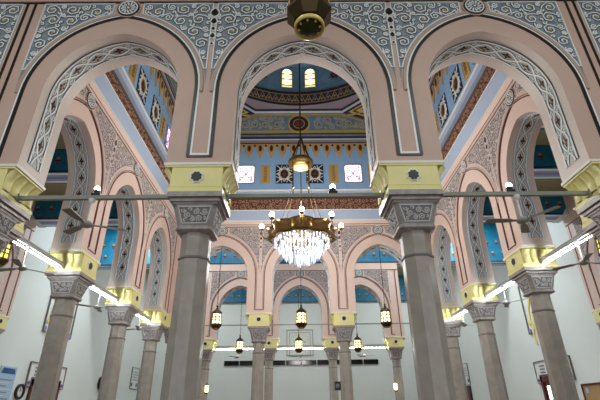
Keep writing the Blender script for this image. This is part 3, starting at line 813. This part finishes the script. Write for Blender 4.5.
# ------------------------------------------------------------------ floodlights
def make_flood():
    t = thing('floodlight', 'x', 'floodlight', (0, 0, 0))
    mb = MB(); mb.tube([(0, 0, 0), (0, 0, .03)], .006, 'black_plastic'); mb.box(-.022, .022, -.012, .018, .0, .012, 'black_plastic'); mb.build('bracket', t)
    mb = MB(); mb.lathe([(.010, .006), (.015, .016), (.015, .028)], 'black_plastic', 12); mb.build('housing', t)
    mb = MB(); mb.sphere((0, -.004, .036), .0135, 'flood_glow', 12, 8); mb.build('lamp', t)
    return t
FLD = make_flood()
for k, (x, lab) in enumerate(((-1.005, 'small floodlight shining on the tie bar of the left front arch'), (.135, 'small floodlight standing on the middle tie bar below the chandelier crown'), (.995, 'small floodlight shining on the tie bar of the right front arch'))):
    place(FLD, k, (x, ya, .9415), 0, lab, 'floodlights on the tie bars')
    d = bpy.data.lights.new('drum_fill_spot', 'SPOT'); d.energy = 90; d.spot_size = radians(80); d.spot_blend = .6; d.shadow_soft_size = .12; d.color = (.92, .96, 1)  # added uplight to brighten the drum; the floodlights themselves face the camera
    o = bpy.data.objects.new('drum_fill_spot', d); o.location = W(x, ya + .03, 1.01); col.objects.link(o)
    o.rotation_euler = Vector((-x * .6, 1.3, 1.7)).to_track_quat('-Z', 'Y').to_euler()

# ------------------------------------------------------------------ lanterns
def chain(mb, x, y, z0, z1, m='brass_dark', r=.0022, step=.03):
    n = max(1, int((z1 - z0) / step)); st = (z1 - z0) / n
    for i in range(n):
        z = z0 + i * st; a = (i % 2) * pi / 2; pts = []
        for q in range(7):
            t = 2 * pi * q / 6; u = .35 * st * cos(t) * .5; pts.append((x + u * cos(a), y + u * sin(a), z + st / 2 + st * .62 * sin(t)))
        mb.tube(pts, r, m, 4, False)
def make_lantern(body, glass, top, kk=1.):
    # octagonal mosque lantern, r about .05, hanging from z=top; body centred on z=0
    t = thing('hanging_lantern', 'x', 'lantern', (0, 0, 0))
    n = 8
    mb = MB(); mb.lathe([(.004, .135), (.012, .125), (.016, .112), (.034, .100), (.052, .082), (.054, .070), (.046, .066)], body, n, smooth=False)
    mb.sphere((0, 0, .142), .012, body); mb.build('cap', t)
    mb = MB(); mb.lathe([(.044, .066), (.050, -.030), (.050, -.040)], glass, n, smooth=False); mb.build('glass_body', t)
    mb = MB()
    for k in range(n):
        a = 2 * pi * k / n; mb.tube([(.046 * cos(a), .046 * sin(a), .068), (.052 * cos(a), .052 * sin(a), -.042)], .0055, 'brass')
    for z, r in ((.066, .049), (.030, .050), (-.002, .052), (-.040, .055)): mb.lathe([(r, z - .004), (r + .004, z), (r, z + .004)], 'brass', n, smooth=False)
    mb.build('frame', t)
    mb = MB(); mb.lathe([(.060, -.042), (.060, -.050), (.040, -.078), (.018, -.088), (.004, -.095)], body, n, smooth=False)
    mb.lathe([(.030, -.0805), (.036, -.086), (.030, -.090)], 'brass', 16); mb.build('bowl', t)
    mb = MB(); chain(mb, 0, 0, .15, top); mb.build('chain', t)
    return t
LZ = .975
LA = make_lantern('brass_dark', 'lantern_glow', (ZA - LZ) / 1.15); LA.scale = (1.15,) * 3
for k, (b, lab) in enumerate(((-1, 'lit white and yellow octagonal lantern hanging in the left far arch of the domed square'), (0, 'lit lantern hanging in the middle far arch, straight below the chandelier'), (1, 'lit golden octagonal lantern hanging in the right far arch of the domed square'))):
    place(LA, k, (b, B_Y + .028, LZ), 0, lab, 'lanterns in the far arches')
for b, lab in ((-1, 'small lantern hanging in the left arch of the farthest arcade'), (0, 'small lantern hanging in the middle arch of the farthest arcade'), (1, 'small lantern hanging in the right arch of the farthest arcade')):
    o = place(LA, 1, (b * .93 - .03, C_Y + .02, .93), 0, lab, 'lanterns in the farthest arches')
LY = make_lantern('brass_dark', 'lantern_yellow', 2.55 - LZ)
place(LY, 0, (-2.03, 2.72, LZ + .0), .2, 'yellow glass lantern cut by the left edge of the picture', 'aisle lanterns')
place(LY, 1, (2.06, 2.72, LZ + .0), .2, 'yellow glass lantern cut by the right edge of the picture', 'aisle lanterns')
# the large lantern close to the camera
BL = make_lantern('brass_dark', 'lantern_green', 1.38)
BL.scale = (1.12,) * 3
place(BL, 0, (-.0, .845, LZ + .085), pi / 8, 'big dark green and brass lantern seen from below at the top centre')
mb = MB(); mb.lathe([(.031, -.090), (.034, -.097), (.038, -.095), (.038, -.086)], 'gold_leaf', 28, cap=False)
mb.sphere((0, 0, -.086), .031, 'lantern_green', 20, 10, .5)
for k in range(8):
    a = 2 * pi * k / 8 + .2; mb.sphere((.026 * cos(a), .026 * sin(a), -.094), .0035, 'gold_leaf', 8, 5)
mb.build('base_ring', BL)

# ------------------------------------------------------------------ chandelier
ch = thing('chandelier', 'big brass chandelier with clear crystals and glowing bulbs under the dome', 'chandelier', (-.0, CT, 0))
mb = MB()
fn = lambda a: .95 + .13 * abs(cos(4 * a))
mb.lathe([(.262, 1.345), (.285, 1.36), (.272, 1.39), (.276, 1.43), (.29, 1.455), (.262, 1.462)], 'brass', 64, cap=False, fn=fn)
mb.lathe([(.262, 1.345), (.25, 1.35), (.245, 1.455), (.262, 1.462)], 'brass_dark', 64, cap=False, fn=fn)
for k in range(8):
    a = 2 * pi * k / 8; mb.tube([(.27 * cos(a), .27 * sin(a), 1.40), (.18 * cos(a), .18 * sin(a), 1.47), (.06 * cos(a), .06 * sin(a), 1.50)], .008, 'brass')
mb.lathe([(.03, 1.40), (.07, 1.45), (.05, 1.50), (.02, 1.56), (.012, 1.62)], 'brass', 16)
mb.build('brass_ring', ch)
mb = MB()
for i in range(4):
    a = pi / 4 + i * pi / 2; q = .105
    mb.tube([(q * cos(a), q * sin(a), 2.15), (q * cos(a), q * sin(a), 1.86), (.1 * cos(a), .1 * sin(a), 1.84)], .006, 'brass_dark')
    mb.tube([(q * cos(a), q * sin(a), 1.86), (.26 * cos(a), .26 * sin(a), 1.42)], .0025, 'brass_dark', 4)
    mb.sphere((q * cos(a), q * sin(a), 1.845), .012, 'brass')
    for d in (0, .785):
        mb.tube([(.1 * cos(a + d), .1 * sin(a + d), 2.175), (.03 * cos(a + d), .03 * sin(a + d), 2.36), (.008, 0, 2.46)], .0045, 'brass_dark')
mb.tube([(0, 0, 1.60), (0, 0, 2.15)], .005, 'brass_dark')
mb.build('suspension_rods', ch)
mb = MB(); mb.lathe([(.085, 2.10), (.118, 2.125), (.122, 2.16), (.112, 2.175), (.104, 2.16), (.10, 2.125)], 'brass', 24, cap=False); mb.lathe([(.004, 2.06), (.05, 2.085), (.085, 2.10), (.004, 2.135)], 'gold_paint', 24); mb.build('crown', ch)
mb = MB(); mb.tube([(0, 0, 2.44), (0, 0, 6.1)], .0085, 'black_plastic', 6); mb.build('cable', ch)
for k in range(8):
    a = 2 * pi * k / 8; R = .355
    mb = MB(); mb.tube([(.28 * cos(a), .28 * sin(a), 1.38), (.33 * cos(a), .33 * sin(a), 1.37), (R * cos(a), R * sin(a), 1.41), (R * cos(a), R * sin(a), 1.45)], .006, 'brass')
    mb.lathe([(.012, 1.448), (.022, 1.458), (.020, 1.465)], 'brass', 10, (R * cos(a), R * sin(a))); arm = mb.build('arm', ch)
    mb = MB(); mb.sphere((R * cos(a), R * sin(a), 1.488), .020, 'bulb_glow', 10, 8, 1.25); mb.build('bulb', arm)
rng = random.Random(11)
for (R, z0, z1, nn) in ((.24, 1.29, 1.36, 44), (.19, 1.23, 1.33, 36), (.15, 1.18, 1.28, 28), (.11, 1.15, 1.24, 20), (.05, 1.12, 1.22, 10)):
    mb = MB()
    mb.lathe([(R, z1 - .004), (R + .005, z1), (R, z1 + .004)], 'brass', 32, cap=False)
    for k in range(nn):
        a = 2 * pi * k / nn; z = z1 - rng.random() * .01
        x, y = R * cos(a), R * sin(a); r = .010
        mb.lathe([(.001, z), (r, z - .018), (r * .8, z0 + .02), (.001, z0 - rng.random() * .012)], 'crystal' if k % 3 else 'crystal_lit', 5, (x, y), smooth=False, rot=rng.random())
    mb.build('crystal_tier', ch)
mb = MB()
for k in range(10):
    a = 2 * pi * k / 10; mb.sphere((.17 * cos(a), .17 * sin(a), 1.34), .011, 'inner_glow', 8, 6, 1.3)
mb.sphere((0, 0, 1.27), .02, 'inner_glow'); mb.build('crystal_fill_glow', ch)  # made-up glowing beads added inside to light the crystals
for z, p in ((1.75, 520), (1.28, 110)):
    d = bpy.data.lights.new('chandelier_glow', 'POINT'); d.energy = p; d.shadow_soft_size = .9; d.color = (1, .97, .92)
    o = bpy.data.objects.new('chandelier_glow', d); o.location = W(0, CT, z); col.objects.link(o)

# ------------------------------------------------------------------ doors, frames and notices on the far walls
def wallside(sg): return (sg * XW, 0), (pi / 2 if sg < 0 else -pi / 2)
# local x runs: left wall -> +world y ; right wall -> -world y ; front = local -y
def on_wall(sg, y, z): return ((sg * (XW - .001), y, z), pi / 2 if sg < 0 else -pi / 2)
for sg, sd, num in ((-1, 'left', 1), (1, 'right', 2)):
    # door with wine-red leaves
    loc, rz = on_wall(sg, 6.5, 0)
    mb = MB(); x0, x1, zt = -.37, .37, .43
    for (a, b, c, d) in ((x0, x0 + .05, FL, zt), (x1 - .05, x1, FL, zt), (x0, x1, zt - .07, zt), (-.03, .03, FL, zt)): mb.box(a, b, -.03, 0, c, d, 'wine_wood')
    mb.box(x0 + .05, x1 - .05, -.012, 0, FL, zt - .05, 'wine_wood')
    d = mb.build('door_%d' % num, loc=loc, rz=rz, kind='structure')
    for cx in (-.155, .155):
        mb = MB()
        for q in (-.055, .055):
            mb.box(cx + q - .035, cx + q + .035, -.020, -.012, .12, .30, 'door_glow'); mb.box(cx + q - .035, cx + q + .035, -.020, -.012, -.30, .06, 'door_glow')
        mb.build('glass_pane', d)
    mb = MB(); mb.tube([(.05, -.05, -.1), (.05, -.05, .0)], .006, 'metal_grey'); mb.build('door_handle', d)
    # calligraphy board above the door
    t = thing('calligraphy_board', 'grey framed calligraphy board above the wine red %s door, behind the marble column' % sd, 'board', loc, rz)
    mb = MB(); z0, z1, hw = .45, .64, .475
    mb.box(-hw, hw, -.010, 0, z0, z1, 'paper_white'); mb.box(-hw, -.385, -.014, 0, .34, z0, 'paper_white'); mb.box(.385, hw, -.014, 0, .34, z0, 'paper_white'); mb.build('panel', t)
    mb = MB()
    P = [(-hw, .34), (-hw, z1), (hw, z1), (hw, .34), (.385, .34), (.385, z0), (-.385, z0), (-.385, .34)]
    for p, q in zip(P, P[1:] + P[:1]): mb.ribbon([p, q], .012, 'frame_grey', flat, 0, .022)
    mb.build('frame', t)
    for (a, b) in ((-.34, -.2), (-.15, .15), (.2, .34)):
        mb = MB()
        for r in range(3):
            z = .485 + r * .045; pts = [(a + (b - a) * i / 14, z + .012 * sin(i * 2.1 + r)) for i in range(15)]
            mb.ribbon(pts, .008, 'print_grey' if a < -.16 or a > .16 else 'gold_leaf', flat, .010, .016)
        mb.build('calligraphy', t)
    for s_ in (-.43, .43): mb = MB(); mb.fan(circ(s_, .385, .028, 8), 'lavender', flat, .02); mb.fan(circ(s_, .385, .012, 6), 'lead_dark', flat, .024, .02); mb.build('emblem', t)
    # tall ornamental frame with gold arch
    t = thing('gilded_panel', 'tall thin frame around a gold arched ornament high above the %s door' % sd, 'wall panel', loc, rz)
    mb = MB()
    for p, q in (((-.39, 1.05), (-.39, 1.80)), ((-.39, 1.80), (.39, 1.80)), ((.39, 1.80), (.39, 1.05)), ((.39, 1.05), (.30, 1.05)), ((-.39, 1.05), (-.30, 1.05))): mb.ribbon([p, q], .014, 'frame_grey', flat, 0, .02)
    mb.build('frame', t)
    mb = MB()
    for s_ in (-1, 1):
        mb.ribbon([(s_ * .24, .88), (s_ * .27, 1.02), (s_ * .23, 1.12), (s_ * .28, 1.26), (s_ * .25, 1.42), (s_ * .14, 1.6), (0, 1.70)], .040, 'gold_leaf', flat, 0, .014)
        mb.ribbon([(s_ * .17, .95), (s_ * .19, 1.2), (s_ * .16, 1.42)], .03, 'paper_cream', flat, 0, .010)
        mb.fan(circ(s_ * .35, 1.09, .035, 8), 'lavender', flat, .016); mb.fan(circ(s_ * .31, 1.2, .03, 8), 'gold_leaf', flat, .016)
    mb.ribbon(circ(0, 1.3, .09, 16), .02, 'gold_leaf', flat, 0, .012, True)
    mb.build('gold_arch', t)
    # small framed board further on
    mb = MB(); mb.box(-.12, .12, -.03, 0, FL, .46, 'black_plastic'); mb.box(-.09, .09, -.034, 0, FL, .42, 'wine_wood')
    d2 = None if sg < 0 else mb.build('door_%d' % (num + 2), loc=(sg * (XW - .001), 9.9, 0), rz=rz, kind='structure')
    if d2: mb = MB(); mb.tube([(.07, -.05, -.1), (.07, -.05, .0)], .006, 'metal_grey'); mb.build('door_handle', d2)
    loc2, _ = on_wall(sg, 9.98, .18)
    t = thing('notice_board', 'small grey framed notice between the %s side columns' % sd, 'notice', loc2, rz)
    mb = MB(); mb.box(-.22, .22, -.01, 0, .30, .72, 'paper_white'); mb.build('panel', t)
    mb = MB(); P = [(-.22, .30), (.22, .30), (.22, .72), (-.22, .72)]
    mb.ribbon(P, .014, 'frame_grey', flat, 0, .02, True); mb.fan(circ(-.14, .38, .04, 8), 'notice_dark', flat, .014, .01); mb.fan(circ(.14, .38, .04, 8), 'notice_dark', flat, .014, .01)
    for r in range(4): mb.ribbon([(-.15 + i * .03, .48 + r * .05 + .01 * sin(i * 2.3)) for i in range(11)], .008, 'print_grey', flat, .01, .014)
    mb.build('frame', t)

# blue notice and clock near the left edge
loc, rz = on_wall(-1, 5.62, 0)
t = thing('blue_notice', 'pale blue printed notice with a darker heading at the lower left edge', 'notice', loc, rz)
mb = MB(); mb.box(-.17, .15, -.008, 0, .05, .54, 'notice_blue'); mb.build('sheet', t)
mb = MB(); mb.fan([(-.15, .46), (.13, .46), (.10, .52), (-.12, .52)], 'notice_dark', flat, .012, .008)
for r in range(9): mb.ribbon([(-.14, .39 - r * .035), (.10 - .05 * (r % 3), .39 - r * .035)], .010, 'paper_white' if r % 2 else 'print_grey', flat, .008, .011)
mb.build('printing', t)
loc, rz = on_wall(-1, 5.93, .27)
t = thing('wall_clock', 'round wall clock with a black rim beside the blue notice', 'clock', loc, rz)
mb = MB(); mb.ribbon(circ(0, 0, .080, 28), .022, 'black_plastic', flat, 0, .03, True); mb.build('rim', t)
mb = MB(); mb.fan(circ(0, 0, .064, 24), 'paper_white', flat, .012)
for k in range(12): a = pi * k / 6; mb.ribbon([(.048 * cos(a), .048 * sin(a)), (.057 * cos(a), .057 * sin(a))], .004, 'black_line', flat, .012, .014)
mb.build('face', t)
mb = MB(); mb.ribbon([(0, 0), (.02, .028)], .006, 'black_line', flat, .014, .018); mb.ribbon([(0, 0), (-.01, .048)], .004, 'black_line', flat, .018, .021); mb.build('hands', t)
loc, rz = on_wall(-1, 8.30, .50)
t = thing('wall_clock', 'dark round wall disc peeping out beside the second left column', 'clock', loc, rz)
mb = MB(); mb.lathe([(.11, 0), (.12, .02), (.09, .045)], 'black_plastic', 20); o = mb.build('rim', t); o.rotation_euler = (pi / 2, 0, 0)
# cork board right edge
loc, rz = on_wall(1, 5.60, 0)
t = thing('cork_board', 'wine framed cork notice board at the lower right edge', 'notice board', loc, rz)
mb = MB(); mb.box(-.32, .32, -.01, 0, -.12, .27, 'cork'); mb.box(-.26, -.21, -.014, 0, .17, .23, 'notice_blue'); mb.box(.05, .17, -.014, 0, .05, .2, 'paper_cream'); mb.build('board', t)
mb = MB(); mb.ribbon([(-.32, -.12), (.32, -.12), (.32, .27), (-.32, .27)], .022, 'wine_wood', flat, 0, .025, True); mb.build('frame', t)

# row of dark panes, framed panel on the back wall
for i in range(10):
    mb = MB(); x = -1.72 + i * .352; mb.box(x, x + .325, -.02, 0, .955, 1.05, 'dark_glass')
    mb.ribbon([(x, .955), (x + .325, .955), (x + .325, 1.05), (x, 1.05)], .008, 'black_plastic', flat, 0, .026, True)
    mb.build('window_%d' % (i + 1), loc=(0, YB, 0), kind='structure')
t = thing('framed_panel', 'large grey framed panel on the back wall behind the middle lantern', 'wall panel', (0, YB, 0))
mb = MB(); mb.box(-.30, .30, -.008, 0, 1.16, 1.72, 'wall_white'); mb.build('panel', t)
mb = MB(); mb.ribbon([(-.30, 1.16), (.30, 1.16), (.30, 1.72), (-.30, 1.72)], .016, 'frame_grey', flat, 0, .02, True)
mb.ribbon([(-.24, 1.16), (.24, 1.16), (.24, 1.66), (-.24, 1.66)], .010, 'frame_grey', flat, 0, .016, True); mb.build('frame', t)
mb = MB(); mb.ribbon(dense(arch_pts(.2, 1.62, 8, 1.18), .05), .012, 'gold_leaf', flat, .008, .014)
for r in range(3): mb.ribbon([(-.14 + i * .028, 1.3 + r * .08 + .02 * sin(i * 1.9)) for i in range(11)], .012, 'frame_grey', flat, .008, .013)
mb.build('calligraphy', t)

# speaker on the far right column, wall lamps on end columns
t = thing('speaker', 'small black speaker fixed to the far column right of the middle arch', 'speaker', (.5 - .105, B_Y + .1155, .255))
mb = MB(); mb.box(-.030, .035, -.035, .035, -.045, .045, 'black_plastic'); mb.build('cabinet', t)
mb = MB(); mb.lathe([(.024, 0), (.024, .004), (.01, .004)], 'print_grey', 14); o = mb.build('cone', t, (0, -.036, 0)); o.rotation_euler = (pi / 2, 0, 0)
LMP = thing('wall_lamp', 'x', 'lamp', (0, 0, 0))
mb = MB(); mb.box(-.012, .012, .03, .06, -.04, .04, 'metal_grey'); mb.tube([(0, .04, .02), (0, .0, .045)], .005, 'metal_grey'); mb.build('bracket', LMP)
mb = MB(); mb.lathe([(.012, -.055), (.026, -.045), (.028, .035), (.012, .045)], 'lantern_glow', 10); mb.build('lamp_shade', LMP)
mb = MB(); mb.lathe([(.03, .045), (.012, .07), (.004, .075)], 'brass_dark', 10); mb.lathe([(.02, -.075), (.03, -.055)], 'brass_dark', 10); mb.build('cap', LMP)
place(LMP, 0, (-1.42, C_Y - .01, .33), 0, 'small white lamp on the leftmost column of the farthest arcade', 'small column lamps')
place(LMP, 1, (1.42, C_Y - .01, .33), 0, 'small white lamp on the rightmost column of the farthest arcade', 'small column lamps')
